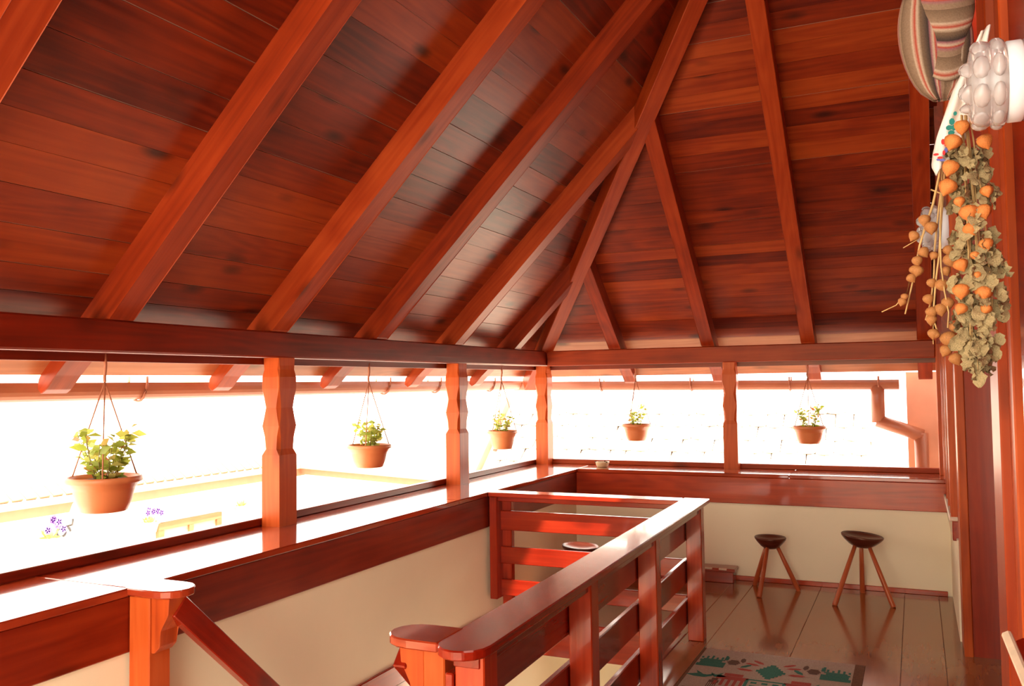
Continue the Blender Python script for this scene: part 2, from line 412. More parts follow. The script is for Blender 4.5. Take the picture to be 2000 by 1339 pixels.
# rafters: side profile given as (outward distance h, z) and pushed across its width
def raf_profile(tan, cosv, dz, reach, tail):
    t0 = lambda h: ZR + dz - h*tan + .004                # board underside
    b0 = lambda h: ZR - h*tan
    end = tail
    pts = [(reach, t0(reach)), (reach, b0(reach)), (-.002, b0(-.002)), (-.002, ZB1), (.127, ZB1), (.127, ZB1-.075)]
    # tail with rounded nose
    pts += [(end-.17, t0(end-.17)-.105), (end-.10, t0(end-.10)-.098), (end-.045, t0(end-.045)-.102), (end-.012, t0(end-.012)-.088), (end+.012, t0(end)-.055), (end+.006, t0(end)-.012)]
    pts += [(end-.02, t0(end-.02))]
    return pts
def left_rafter(yc, reach, w=.126):
    pr = raf_profile(TA, math.cos(A_), dzA, reach, .415)
    loop = [V((PX-h, yc-w/2, z)) for h, z in pr]
    prism('rafter', loop, (0, w, 0), 'rafter', ceil, (1, 0, TA), 0.003)
def back_rafter(xc, reach, w=.105, tail=.47):
    pr = raf_profile(TB, math.cos(B_), dzB, reach, tail)
    loop = [V((xc-w/2, PY+h, z)) for h, z in pr]
    prism('rafter', loop, (w, 0, 0), 'rafter', ceil, (0, -1, TB), 0.003)
for yc in RY:
    top = min(XTOP-.02, PX + (PY-yc)*TB/TA)
    left_rafter(yc, -(top-PX))
for xc in (-2.36, -1.555, -.765, .07):
    top = max(ytop+.05, hip_y(xc)); back_rafter(xc, -(PY-top))
# hip rafter
hd = V((1/TA, -1/TB, 1)).normalized()
c0 = V((PX, PY, ZR)) ; side = V((hd.y, -hd.x, 0)).normalized(); hup = side.cross(hd)
if hup.z < 0: hup = -hup
base = c0 + hup*.06 - V((0, 0, .02))
timber('hip_rafter', base - hd*.62, base + hd*((XTOP-PX)*TA/hd.z - .1), .115, .13, 'rafter', ceil, hup, .004)

# ------------------------------------------------------------------ right wall (house front with posts and windows)
wr = box('wall_right', (RW, 5.86, 0), (.6, 7.4, .60), 'wall', axis=1, bev=0); struct(wr, 'cream lower wall and red timber house front on the right')
box('upper_wall', (.15, 5.86, 1.80), (.6, 7.4, 4.8), 'beam', wr, 1, 0)
box('sill_rail', (RW-.02, 5.86, .585), (.6, BY+.4, .70), 'rail', wr, 1)
box('corner_stud', (.14, PY-.02, ZL), (.3, 7.42, 1.9), 'post', wr, 2)
# casing of the first door
box('door_casing', (.200, 5.56, -.02), (.245, 5.86, 4.6), 'post', wr, 2)
box('door_post', (.243, 5.57, -.02), (.40, 5.75, 4.6), 'rail', wr, 2)
box('recessed_wall', (.40, 2.3, -.02), (.6, 5.86, 4.8), 'rail', wr, 1)
box('casing_front', (RW, 2.55, -.02), (.45, 2.81, 4.8), 'rafter', wr, 2)
box('casing_step', (.212, 2.43, -.02), (.45, 2.55, 4.8), 'post', wr, 2)
box('casing_step', (.233, 2.22, -.02), (.45, 2.43, 4.8), 'rail', wr, 2)
box('door_board', (.212, NEAR, -.02), (.45, 2.22, 4.8), 'rail', wr, 2)
# far window in the right wall
w1 = empty('window_1', (RW, 6.5, .7)); struct(w1, 'narrow red framed window seen edge-on in the right wall')
for yc, t in ((7.12, .10), (6.75, .05), (6.40, .08), (6.05, .05), (5.90, .07)):
    box('mullion', (RW-.025, yc-t/2, .70), (RW+.06, yc+t/2, 1.80), 'post', w1, 2)
box('window_sill', (RW-.035, 5.86, .70), (RW+.05, BY, .725), 'palewood', w1, 1)
for a, b in ((6.78, 7.07), (6.44, 6.72), (6.08, 6.36), (5.94, 6.02)):
    box('pane', (RW+.01, a, .72), (RW+.016, b, 1.80), 'pane', w1, 1, 0)

# ------------------------------------------------------------------ stair railings
def long_pt(t, off=0., z=0.):      # along the slightly skewed railing, t = 0 near .. 1 far, off to the right
    a = V((-1.1675, 2.12, 0)); b = V((-1.2525, 5.42, 0)); d = (b-a).normalized(); n = V((d.y, -d.x, 0))
    p = a + (b-a)*t + n*off; p.z = z; return p
lr = empty('stair_railing', (-1.21, 3.8, 0)); tag(lr, 'long red varnished stair railing with three slats, running away from the camera', 'railing')
# rounded top board
def board(name, p0, p1, w, z0, z1, mat, par, round0=False, round1=False):
    p0, p1 = V(p0), V(p1); d = (p1-p0).normalized(); n = V((d.y, -d.x, 0)); loop = []
    def end(p, s, rnd):
        if not rnd: return [p + n*s*w/2, p - n*s*w/2]
        out = []
        for i in range(9):
            a = PI/2 - PI*i/8
            k = .55
            out.append(p + n*s*(w/2)*math.sin(a) + d*s*(-1)*(-1)*0 + d*(s)*0 + d*(math.cos(a)*w*k)*(1 if s > 0 else -1))
        return out
    loop += end(p1, 1, round1) + end(p0, -1, round0)
    loop = [V((q.x, q.y, z0)) for q in loop]
    return prism(name, loop, (0, 0, z1-z0), mat, par, d, .004)
board('top_rail', long_pt(.03), long_pt(1.01), .158, ZL-.028, ZL, 'rail', lr, round0=True)
dl = (long_pt(1)-long_pt(0)).normalized()
timber('under_rail', long_pt(.03, .0, ZL-.05), long_pt(1, .0, ZL-.05), .085, .045, 'rail', lr)
def tpost(t, w=.092, z0=0.0):
    p = long_pt(t, .008)
    timber('rail_post', V((p.x, p.y, z0)), V((p.x, p.y, ZL-.028)), w, w, 'post_red', lr, dl)
for t in (.045, .335, .64, .975): tpost(t)
for z0, z1 in ((.585, .735), (.335, .475), (.09, .235)):
    off = -.055
    timber('slat', long_pt(.03, off, (z0+z1)/2), long_pt(.985, off, (z0+z1)/2), .026, z1-z0, 'rail', lr)
# far cross railing
cr = empty('stair_railing', (-1.9, 5.36, 0)); tag(cr, 'short red cross railing with slats at the far end of the stairwell', 'railing')
box('top_rail', (LX+.002, 5.30, ZL-.028), (-1.335, 5.44, ZL+.0005), 'rail', cr, 0, .004)
box('under_rail', (LX+.002, 5.335, ZL-.06), (-1.32, 5.405, ZL-.028), 'rail', cr, 0)
box('rail_post', (LX+.005, 5.31, .125), (LX+.06, 5.42, ZL-.028), 'rail', cr, 2)
box('rail_post', (LX+.055, 5.40, -.0), (LX+.125, 5.45, ZL-.06), 'rail', cr, 2)
for z0, z1 in ((.571, .70), (.350, .462), (.140, .245)):
    box('slat', (LX+.03, 5.375, z0), (-1.31, 5.40, z1), 'rail', cr, 0)
# stair handrails with capped newels
def handrail(label, cap_p0, cap_p1, newel, bracket, x, y0, z0, run):
    h = empty('stair_handrail', (newel[0], newel[1], 0)); tag(h, label, 'handrail')
    board('cap', cap_p0, cap_p1, .165, ZL-.027, ZL+.001, 'ledge', h, round1=True)
    nx, ny, nw = newel
    box('newel_post', (nx-nw/2, ny-nw/2, -.2), (nx+nw/2, ny+nw/2, ZL-.027), 'post', h, 2)
    s = 1 if bracket > 0 else -1
    e = nx + s*nw/2
    prf = [(e, ZL-.027), (e+s*.085, ZL-.027), (e+s*.08, .74), (e+s*.045, .685), (e+s*.04, .625), (e+s*.015, .60), (e, .60)]
    prism('bracket', [V((a, ny-nw*.42, b)) for a, b in prf], (0, nw*.84, 0), 'post', h, (0, 0, 1), .003)
    timber('handrail', V((x, y0, z0)), V((x, y0+run, z0-run*.93)), .045, .085, 'rail', h, (0, 0, 1))
    return h
handrail('stair handrail descending from the rounded cap on the left ledge', (LX-.02, 2.43, 0), (LX+.125, 2.43, 0), (LX+.045, 2.41, .10), 1, LX+.16, 2.42, .765, 2.6)
handrail('stair handrail with a rounded cap tucked behind the long railing', (-1.24, 2.26, 0), (-1.345, 2.26, 0), (-1.284, 2.27, .07), -1, -1.40, 2.26, .76, 2.4)
# stairs down
st = empty('staircase', (-2.0, 3.6, -2.6)); tag(st, 'wooden staircase going down between the railings', 'stairs')
for i in range(13):
    zt = -.2*(i+1); yt = 2.45 + .2*i
    box('tread', (-2.58, yt, zt-.04), (-1.42, yt+.25, zt), 'stair', st, 0)
for xs in (-2.60, -1.42):
    timber('stringer', V((xs, 2.35, -.2)), V((xs, 5.0, -2.75)), .04, .22, 'rail', st)
# ground floor seen through the slats
gf = box('floor_lower', (-14, -8, -3.0), (8, 30, -2.85), 'gravel', bev=0); struct(gf, 'pale courtyard paving on the ground floor')
lw = box('wall_lower', (-1.3, 2.2, -2.85), (-1.2, 4.4, -.23), 'wall', axis=1, bev=0); struct(lw, 'cream wall below the gallery floor')
shade_wall = box('wall_lower', (.6, NEAR, -2.85), (.9, 8.3, 5.0), 'white_out', axis=1, bev=0); struct(shade_wall, 'unseen outer house wall added on the right to shade the ground floor')  # added out of view to keep sunlight from entering below the gallery floor
lw2 = box('wall_lower', (-2.64, 7.0, -2.85), (-1.75, 7.2, -.15), 'wall', bev=0); struct(lw2, 'cream wall under the far end of the gallery')

# ------------------------------------------------------------------ eave gutters and downpipe
def gutter(label, p0, p1, brackets, inner):
    g = empty('rain_gutter', (V(p0)+V(p1))/2); tag(g, label, 'gutter')
    d = (V(p1)-V(p0)).normalized(); sd_ = V((d.y, -d.x, 0)); R_ = .056
    loop = []
    for i in range(13): a = PI*i/12; loop.append(sd_*R_*math.cos(a) + V((0, 0, -R_*math.sin(a)*1.5)))
    for i in range(12, -1, -1): a = PI*i/12; loop.append(sd_*(R_-.004)*math.cos(a) + V((0, 0, -(R_-.004)*math.sin(a)*1.5)))
    prism('channel', [V(p0)+q for q in loop], V(p1)-V(p0), 'gutter', g, d)
    for b in brackets:
        c = V(p0) + d*b; pts = []
        for i in range(11): a = PI*i/10; pts.append(c + sd_*(R_+.006)*math.cos(a) + V((0, 0, -(R_+.006)*math.sin(a)*1.5)))
        pts = [pts[0] + V((0, 0, .03))] + pts + [pts[-1]+V((0, 0, .03))]
        tube('bracket', pts, .007, 'gutter', g, 5)
    return g
gutter('brown half round rain gutter along the left eave', (-3.53, NEAR, 1.585), (-3.53, 7.87, 1.575), [2.2+v for v in (-.5, .6, 1.6, 2.62, 3.72, 4.85, 5.6, 6.6)], 1)
gutter('brown half round rain gutter along the back eave', (-3.58, 7.87, 1.565), (-.125, 7.87, 1.54), [.9, 1.75, 2.6, 3.3], 1)
dp = empty('downpipe', (.03, 7.9, -2.8)); tag(dp, 'brown downpipe with a slanted bend below the gutter end', 'pipe')
def cyl(name, a, b, r, mat, par):
    return tube(name, [a, V(a)*.5+V(b)*.5, b], r, mat, par, 16)
tube('outlet', [(-.29, 7.87, 1.49), (-.29, 7.87, 1.40), (-.29, 7.87, 1.19)], .053, 'gutter', dp, 16)
tube('offset_bend', [(-.30, 7.87, 1.205), (-.12, 7.885, 1.14), (.035, 7.90, 1.08)], .053, 'gutter', dp, 16)
tube('lower_pipe', [(.026, 7.90, 1.105), (.026, 7.90, 0), (.026, 7.90, -2.8)], .053, 'gutter', dp, 16)
ew = box('wall_outside', (-.075, 8.02, -2.85), (.9, 8.3, 1.60), 'pink_out', bev=0); struct(ew, 'salmon rendered outside wall behind the downpipe')

# ------------------------------------------------------------------ neighbouring roofs
def tiled_roof(label, o, ux, up, ncol, nrow, tw, tl, first):
    """o: lower left corner, ux along the eave, up along the slope; tiles as single pieces"""
    ux, up, o = V(ux).normalized(), V(up).normalized(), V(o); n = ux.cross(up).normalized()
    if n.z < 0: n = -n
    r = empty('tiled_roof', o); tag(r, label, 'roof')
    Wd, Ht = ncol*tw, nrow*tl
    prism('underlay', [o - n*.03, o + ux*Wd - n*.03, o + ux*Wd + up*Ht - n*.03, o + up*Ht - n*.03], -n*.1, 'tile_joint', r, ux)
    bm = bmesh.new(); k = 6; top = []; bot = []
    for i in range(k+1):
        a = i/k; xx = (a-.5)*tw*.97; curve = -.25*tl*(2*a-1)**2*-.45
        zz = .012*math.cos((a-.5)*PI)
        top.append(bm.verts.new((xx, tl*1.12, zz))); bot.append(bm.verts.new((xx, curve, zz+.03)))
    lo2 = [bm.verts.new((v.co.x, v.co.y, v.co.z-.022)) for v in bot]
    for i in range(k):
        bm.faces.new((bot[i], bot[i+1], top[i+1], top[i])); bm.faces.new((bot[i], lo2[i], lo2[i+1], bot[i+1]))
    me = finish(bm, 'tile'); me.materials.append(MT['tile'])
    rnd = random.Random(len(label)); rest = []
    allp = [(j, i) for j in range(nrow) for i in range(ncol)]
    for q, (j, i) in enumerate(allp):
        p = o + ux*((i+.5+(.5 if j % 2 else 0))*tw) + up*(j*tl + rnd.uniform(-.012, .012)) + n*rnd.uniform(0, .012)
        F = Matrix.Identity(4)
        rz = Matrix.Rotation(rnd.uniform(-.03, .03), 3, n)
        for a in range(3):
            F[a][0] = (rz @ ux)[a]; F[a][1] = (rz @ up)[a]; F[a][2] = n[a]; F[a][3] = p[a]
        if q < first: link('tile', me, None, r, F)
        else: rest.append(F)
    if rest:
        bm = bmesh.new()
        for F in rest:
            vs = [bm.verts.new(F @ v.co) for v in me.vertices]
            for pl in me.polygons: bm.faces.new([vs[a] for a in pl.vertices])
        m2 = bpy.data.meshes.new('tiles'); bm.to_mesh(m2); bm.free()
        oo = link('upper_tiles', m2, 'tile', r); oo['kind'] = 'stuff'
    return r
# roof facing the back openings
tiled_roof('sunlit tiled roof filling the back openings', (-6.35, 11.0, -1.3), (1, 0, 0), (0, math.cos(.72), math.sin(.72)), 24, 14, .24, .27, 288)
box('verge_board', (-6.47, 11.0, -1.45), (-6.37, 11.05, -1.3), 'fascia', None, 0)
bpy.data.objects.remove(bpy.data.objects['verge_board'])
vb = timber('verge_board', V((-6.43, 10.95, -1.32)), V((-6.43, 10.95+3.9*math.cos(.72), -1.32+3.9*math.sin(.72))), .05, .16, 'fascia'); tag(vb, 'pale slanted board along the edge of the sunlit tiled roof', 'board')

# left courtyard wing
lwg = empty('courtyard_house', (-12, 10, -2.85)); tag(lwg, 'pale courtyard house beyond the left openings', 'building')
box('facade', (-16, -2, -2.85), (-11.9, 15.3, -.12), 'white_out', lwg, 1, 0)
box('facade', (-11.9, 15.0, -2.85), (-6.7, 20, -.12), 'white_out', lwg, 0, 0)
up = V((-math.cos(.6), 0, math.sin(.6)))
prism('roof', [(-11.55, -2, 0), (-11.55, 15.0, 0), V((-11.55, 15, 0))+up*6, V((-11.55, -2, 0))+up*6], V((0, 0, -.08)), 'tile', lwg, (0, 1, 0))
e1, e2 = V((-11.7, 14.75, .0)), V((-6.6, 13.35, -.03)); dd = (e2-e1).normalized(); un = V((-dd.y, dd.x, 0)); un = un if un.y > 0 else -un
prism('roof', [e1, e2, e2 + un*5 + V((0, 0, 3.4)), e1 + un*5 + V((0, 0, 3.4))], (0, 0, -.08), 'tile', lwg, dd)
timber('gutter', (-11.50, -2, -.07), (-11.50, 14.9, -.07), .12, .10, 'cream_gutter', lwg)
timber('fascia', (-11.62, -2, -.20), (-11.62, 14.9, -.20), .06, .17, 'fascia', lwg)
timber('gutter', e1 - un*.05 - V((0, 0, .07)), e2 - un*.05 - V((0, 0, .07)), .12, .09, 'cream_gutter', lwg)
timber('fascia', e1 + un*.08 - V((0, 0, .19)), e2 + un*.08 - V((0, 0, .19)), .06, .13, 'fascia', lwg)
bm = bmesh.new()
lathe_bm(bm, [(.085, 0), (.075, .4)], 10)
tm = finish(bm, 'eave_tile', True); tm.materials.append(MT['tile_joint'])
for i in range(44):
    yy = 5.2 + i*.215
    F = frame(V((-11.53, yy, .0)), V((0, 1, 0)), up); F = F @ Matrix.Scale(.55, 4, V((0, 1, 0)))
    link('eave_tile', tm, None, lwg, F)
wd = empty('house_window', (-11.88, 11.2, -1.4))
wd = link('window_frame', None, None, lwg, Matrix.Translation(V((-11.88, 11.2, -1.4))))
wd.name = 'window'; WM['window'] = Matrix.Translation(V((-11.88, 11.2, -1.4)))
for o_ in [o for o in bpy.data.objects if o.name.startswith('house_window')]: bpy.data.objects.remove(o_)
Xw = -11.88
for a, b, c, d_ in ((11.25, 12.75, -.88, -.76), (11.25, 11.37, -2.0, -.88), (12.63, 12.75, -2.0, -.88), (11.95, 12.05, -2.0, -.88)):
    box('frame_bar', (Xw-.02, a, c), (Xw+.06, b, d_), 'orangewood', wd, 1)
for a, b in ((11.37, 11.95), (12.05, 12.63)):
    box('pane', (Xw-.01, a, -2.0), (Xw+.01, b, -.88), 'ash', wd, 1, 0)

# potted pansies and lantern on the courtyard wall
def wall_pot(label, x, y, z, r, flowers):
    t = empty('wall_flowerpot', (x, y, z)); tag(t, label, 'flowerpot', 'flowerpots on the courtyard wall')
    lathe('pot', [(r*.68, 0), (r*.95, r*1.0), (r*1.08, r*1.02), (r*1.08, r*1.25), (r*.95, r*1.25), (r*.9, r*1.1)], 'terra_pale', t, Matrix.Translation(V((x, y, z))), 16)
    rnd = random.Random(int(y*100))
    bm = bmesh.new()
    for i in range(22):
        a = rnd.uniform(0, 2*PI); q = V((math.cos(a), math.sin(a), 0))*rnd.uniform(.2, 1)*r; h = r*1.2
        tip = q*1.2 + V((0, 0, h + rnd.uniform(.3, 1.0)*r)); s_ = V((-q.y, q.x, 0)).normalized()*r*.2
        base_ = q*.6 + V((0, 0, h))
        vs = [bm.verts.new(v) for v in (base_, (base_+tip)/2+s_, tip, (base_+tip)/2-s_)]; bm.faces.new(vs)
    link('foliage', finish(bm, 'foliage'), 'yellowleaf', t, Matrix.Translation(V((x, y, z))))
    for i in range(flowers):
        q = V((x, y, z)) + V((rnd.uniform(-.5, .8)*r, rnd.uniform(-1.1, 1.6)*r, r*rnd.uniform(1.9, 3.0)))
        bm = bmesh.new()
        for k in range(5):
            a = 2*PI*k/5; c = V((.02, math.cos(a)*.035, math.sin(a)*.035))
            vs = [bm.verts.new(c + V((0, math.cos(b)*.032, math.sin(b)*.032))) for b in [2*PI*j/7 for j in range(7)]]; bm.faces.new(vs)
        link('flower', finish(bm, 'flower'), 'violet', t, Matrix.Translation(q))
    return t
wall_pot('yellowish pot of violet pansies at the far left, on the courtyard wall', -11.6, 9.0, -.80, .15, 6)
wall_pot('small pot of violet pansies left of the courtyard window', -11.6, 10.85, -.83, .14, 5)
wall_pot('small pale pot right of the courtyard window', -11.6, 13.0, -.83, .13, 0)
lt = empty('wall_lantern', (-11.8, 9.4, -.6)); tag(lt, 'pale conical wall lantern on a scrolled iron bracket', 'lantern')
lathe('shade', [(.14, 0), (.05, .22), (.02, .26)], 'white', lt, Matrix.Translation(V((-11.62, 9.4, -.38))), 12)
pts = [V((-11.85 + .0*i, 9.40+.14*math.cos(i*.5)*(1-i*.05), -.62+.11*math.sin(i*.5)*(1-i*.05))) for i in range(14)]
tube('scroll_bracket', pts, .018, 'iron', lt, 6)
tube('arm', [(-11.88, 9.4, -.55), (-11.7, 9.45, -.5), (-11.62, 9.4, -.38)], .016, 'iron', lt, 6)

# ------------------------------------------------------------------ hanging planters
bm = bmesh.new()
lv = [(-.0, 0, 0), (.45, .28, .05), (1, 0, -.12), (.45, -.28, .05), (.45, 0, -.02)]
vs = [bm.verts.new(p) for p in lv]
for f in ((0, 4, 1), (1, 4, 2), (2, 4, 3), (3, 4, 0)): bm.faces.new([vs[i] for i in f])
LEAF = finish(bm, 'leaf', True); LEAF.materials.append(MT['leaf'])
def leaf_at(p, d, size, rnd, parent, mesh=None, name='leaf'):
    d = V(d).normalized(); z = V((rnd.uniform(-1, 1), rnd.uniform(-1, 1), rnd.uniform(.1, .8)))
    F = frame(p, d, z) @ Matrix.Scale(size, 4)
    return link(name, mesh or LEAF, None, parent, F)
def planter(label, x, y, zrim, zbot, dia, seed, hook_z, kind):
    rnd = random.Random(seed); R_ = dia/2
    t = empty('hanging_planter', (x, y, zbot)); tag(t, label, 'hanging planter', 'planters hanging from the roof beams')
    h = zrim - zbot; F = Matrix.Translation(V((x, y, zbot)))
    lathe('pot', [(R_*.02, .004), (R_*.56, 0), (R_*.62, .004), (R_*.72, h*.28), (R_*.80, h*.60), (R_*.83, h*.68), (R_*.86, h*.70), (R_*.90, h*.80), (R_*1.0, h*.84), (R_*1.0, h*.95), (R_*.97, h), (R_*.93, h*.99), (R_*.85, h*.86), (R_*.82, h*.80)], 'terra', t, F, 36, False)
    lathe('soil', [(R_*.84, 0), (R_*.6, .008), (R_*.2, .012), (.001, .012)], 'soil', t, Matrix.Translation(V((x, y, zbot+h*.84))), 20, False)
    a0 = rnd.uniform(0, 1) if seed != 1 else -.75
    kn = V((x, y, hook_z - .12))
    tube('hook', [(x, y, hook_z), (x+.004, y, hook_z-.05), (x-.006, y+.004, hook_z-.10), kn], .007, 'wire', t, 6)
    for k in range(3):
        a = a0 + 2*PI*k/3; e = V((x+R_*.97*math.cos(a), y+R_*.97*math.sin(a), zrim-.01))
        tube('hanger', [kn, kn*.5+e*.5, e], [.0036, .0028, .0034], 'wire', t, 5)
    nst = {0: 15, 1: 11, 2: 8}[kind]
    for i in range(nst):
        a = rnd.uniform(0, 2*PI) if kind == 0 else (PI*.5*rnd.uniform(-.4, .4) + (PI if i % 2 else 0) - .4)
        lean = rnd.uniform(.15, .8) if kind < 2 else rnd.uniform(.1, .5)
        Ht = dia*rnd.uniform(.40, .75)*(1.0 if kind == 0 else .95 if kind == 1 else 1.08)
        p0 = V((x, y, zbot+h*.86)) + V((math.cos(a), math.sin(a), 0))*R_*rnd.uniform(.05, .35)
        p1 = p0 + V((math.cos(a)*lean*R_*.5, math.sin(a)*lean*R_*.5, Ht*.55)); p2 = p1 + V((math.cos(a)*lean*R_*.35 + rnd.uniform(-.02, .02), math.sin(a)*lean*R_*.35, Ht*.45))
        tube('stem', [p0, p1, p2], [.0028, .0022, .0012], 'stemgreen', t, 4)
        nl = 12 if kind == 0 else 11
        for j in range(nl):
            q = (j+.6)/nl; p = p0.lerp(p1, q*2) if q < .5 else p1.lerp(p2, q*2-1)
            b = j*2.4 + rnd.uniform(-.4, .4)
            leaf_at(p, (math.cos(b), math.sin(b), rnd.uniform(-.1, .7)), dia*rnd.uniform(.13, .24)*(1 if kind < 2 else .85), rnd, t)
    return t
planter('large terracotta hanging planter with bushy leaves, nearest the camera', -3.12, 2.671, 1.185, 1.037, .302, 1, 1.70, 0)
planter('terracotta hanging planter between the two nearest carved posts', -3.12, 4.65, 1.182, 1.04, .276, 2, 1.69, 1)
planter('terracotta hanging planter next to the corner post on the left side', -3.12, 6.60, 1.165, 1.012, .25, 3, 1.69, 2)
planter('terracotta hanging planter in the back opening beside the corner post', -2.215, 7.41, 1.186, 1.041, .252, 4, 1.69, 2)
planter('terracotta hanging planter in the back opening near the downpipe', -.788, 7.41, 1.180, 1.038, .262, 5, 1.69, 2)

# ------------------------------------------------------------------ stools
def stool(label, x, y, ztop, R_, feet, tilt=0.0):
    t = empty('three_legged_stool', (x, y, 0)); tag(t, label, 'stool', 'three legged wooden stools')
    F = Matrix.Translation(V((x, y, ztop-.085))) @ Matrix.Rotation(tilt, 4, 'Y')
    lathe('seat', [(.001, 0), (R_*.40, .004), (R_*.62, .022), (R_*.86, .052), (R_*.98, .072), (R_, .082), (R_*.97, .087), (R_*.85, .078), (R_*.45, .064), (.001, .060)], 'stool', t, F, 32, False)
    for fx, fy in feet:
        f = V((fx, fy, 0)); d = V((x, y, 0)) - f; d.normalize()
        tp = V((x, y, ztop-.06)) - d*R_*.42
        mid = f.lerp(tp, .5)
        bm = bmesh.new(); ax = (tp-f); Fm = frame(f, ax, (0, 0, 1) if abs(ax.normalized().z) < .95 else (0, 1, 0)); Lg = ax.length
        rings = []
        for q, rd in ((0, .0165), (.02, .018), (.5, .0165), (1, .0135)):
            rings.append([bm.verts.new((q*Lg, rd*math.cos(2*PI*k/10), rd*math.sin(2*PI*k/10))) for k in range(10)])
        for A, B in zip(rings, rings[1:]):
            for k in range(10): bm.faces.new((A[k], A[(k+1) % 10], B[(k+1) % 10], B[k]))
        bm.faces.new(rings[0]); bm.faces.new(rings[-1][::-1])
        link('leg', finish(bm, 'leg', True), 'leg', t, Fm)
    return t
stool('larger three-legged wooden stool standing nearer the right wall', -.385, 6.70, .452, .142, [(-.555, 6.47), (-.185, 6.56), (-.40, 6.93)], .10)
stool('smaller three-legged wooden stool with a lower seat by the back wall', -1.01, 6.72, .398, .113, [(-1.065, 6.51), (-.83, 6.82), (-1.16, 6.90)], .02)
stool('dark three-legged stool half hidden behind the cross railing', -2.09, 5.62, .455, .125, [(-2.20, 5.50), (-1.95, 5.52), (-2.08, 5.80)], .05)
# low step by the back wall
lb = empty('low_step', (-1.95, 6.93, 0)); tag(lb, 'low red wooden step against the back wall beside the railing', 'step')
box('top_board', (-2.55, 6.86, .085), (-1.30, 7.01, .112), 'rail', lb, 0)
box('front_board', (-2.53, 6.88, 0), (-1.315, 6.905, .085), 'rail', lb, 0)
box('end_board', (-1.34, 6.905, 0), (-1.315, 7.0, .085), 'rail', lb, 1)
for xx in (-1.72, -1.53, -1.42): box('worn_edge_glint', (xx, 6.855, .100), (xx+.06, 6.875, .1135), 'palewood', lb, 0, .003)  # chipped edge bits, the highlights on them put in as pale wood

# ashtray on the back ledge
at = empty('ashtray', (-2.46, 7.20, ZL)); tag(at, 'small cream ashtray on the corner of the back ledge', 'ashtray')
lathe('bowl', [(.001, .0), (.042, 0), (.050, .008), (.058, .036), (.062, .044), (.054, .044), (.046, .018), (.001, .014)], 'ash', at, Matrix.Translation(V((-2.46, 7.20, ZL))), 24, False)
for k in range(3):
    a = k*2*PI/3 - .6; tube('notch', [(-2.46+.050*math.cos(a), 7.2+.050*math.sin(a), ZL+.044), (-2.46+.066*math.cos(a), 7.2+.066*math.sin(a), ZL+.044)], .005, 'soil', at, 6)

# ------------------------------------------------------------------ rug
rg = empty('woven_rug', (-.75, 3.8, 0)); tag(rg, 'woven rug with green and red folk motifs on the floor', 'rug')
RX0, RX1, RY0, RY1 = -1.148, -.345, 3.29, 5.165
box('field', (RX0, RY0, .0), (RX1, RY1, .006), 'rug', rg, 1, .001)
box('side_border', (RX0-.016, RY0, .0), (RX0, RY1, .006), 'rug_brown', rg, 1, .001)
box('side_border', (RX1, RY0, .0), (RX1+.05, RY1, .006), 'rug_brown', rg, 1, .001)
ZM = .0072
def motif(polys, mat, cx, cy, sx, sy):
    bm = bmesh.new()
    for iz, P in enumerate(polys):
        vs = [bm.verts.new((a*sx, b*sy, iz*.0001)) for a, b in P]; bm.faces.new(vs)
        
    me = bpy.data.meshes.new('motif'); bm.to_mesh(me); bm.free()
    return link('motif', me, mat, rg, Matrix.Translation(V((cx, cy, ZM))))
def rect(a, b, c, d): return [(a, b), (c, b), (c, d), (a, d)]
tree = [rect(-.5, -.5, .5, -.3), rect(-.42, -.3, .5, -.1), rect(-.46, -.1, .34, .02), rect(-.36, .02, .42, .1)] + [rect(-.46+.18*i, .1, -.38+.18*i, .24+.06*(i % 3)) for i in range(6)] + [rect(.38, .1, .47, .45)]
bird = [[(-.5, -.1), (-.1, .12), (.25, .06), (.5, .3), (.42, -.05), (.2, -.25), (-.15, -.25)], [(-.1, .12), (-.2, .45), (.1, .1)]]
leafp = [[(-.5, 0), (-.2, .16), (.3, .14), (.5, 0), (.3, -.14), (-.2, -.16)]]
diamond = [rect(-.5+.1*i, -.1*(i+.6), .5-.1*i, .1*(i+.6)) for i in range(5)]
comb = [rect(-.5, .05, .5, .3)] + [rect(-.5+.2*i, -.4, -.4+.2*i, .05) for i in range(5)] + [rect(-.3, .3, .3, .5)]
lattice = [rect(-.5, .42, .5, .5), rect(-.5, -.5, .5, -.42), rect(-.5, -.42, -.42, .42), rect(.42, -.42, .5, .42)] + [rect(-.35+.27*i, -.3+.25*j, -.2+.27*i, -.18+.25*j) for i in range(3) for j in range(3)]
def slant(pts, ang):
    c, s_ = math.cos(ang), math.sin(ang); return [[(a*c-b*s_, a*s_+b*c) for a, b in P] for P in pts]
cx0 = (RX0+RX1)/2; HW = (RX1-RX0)/2
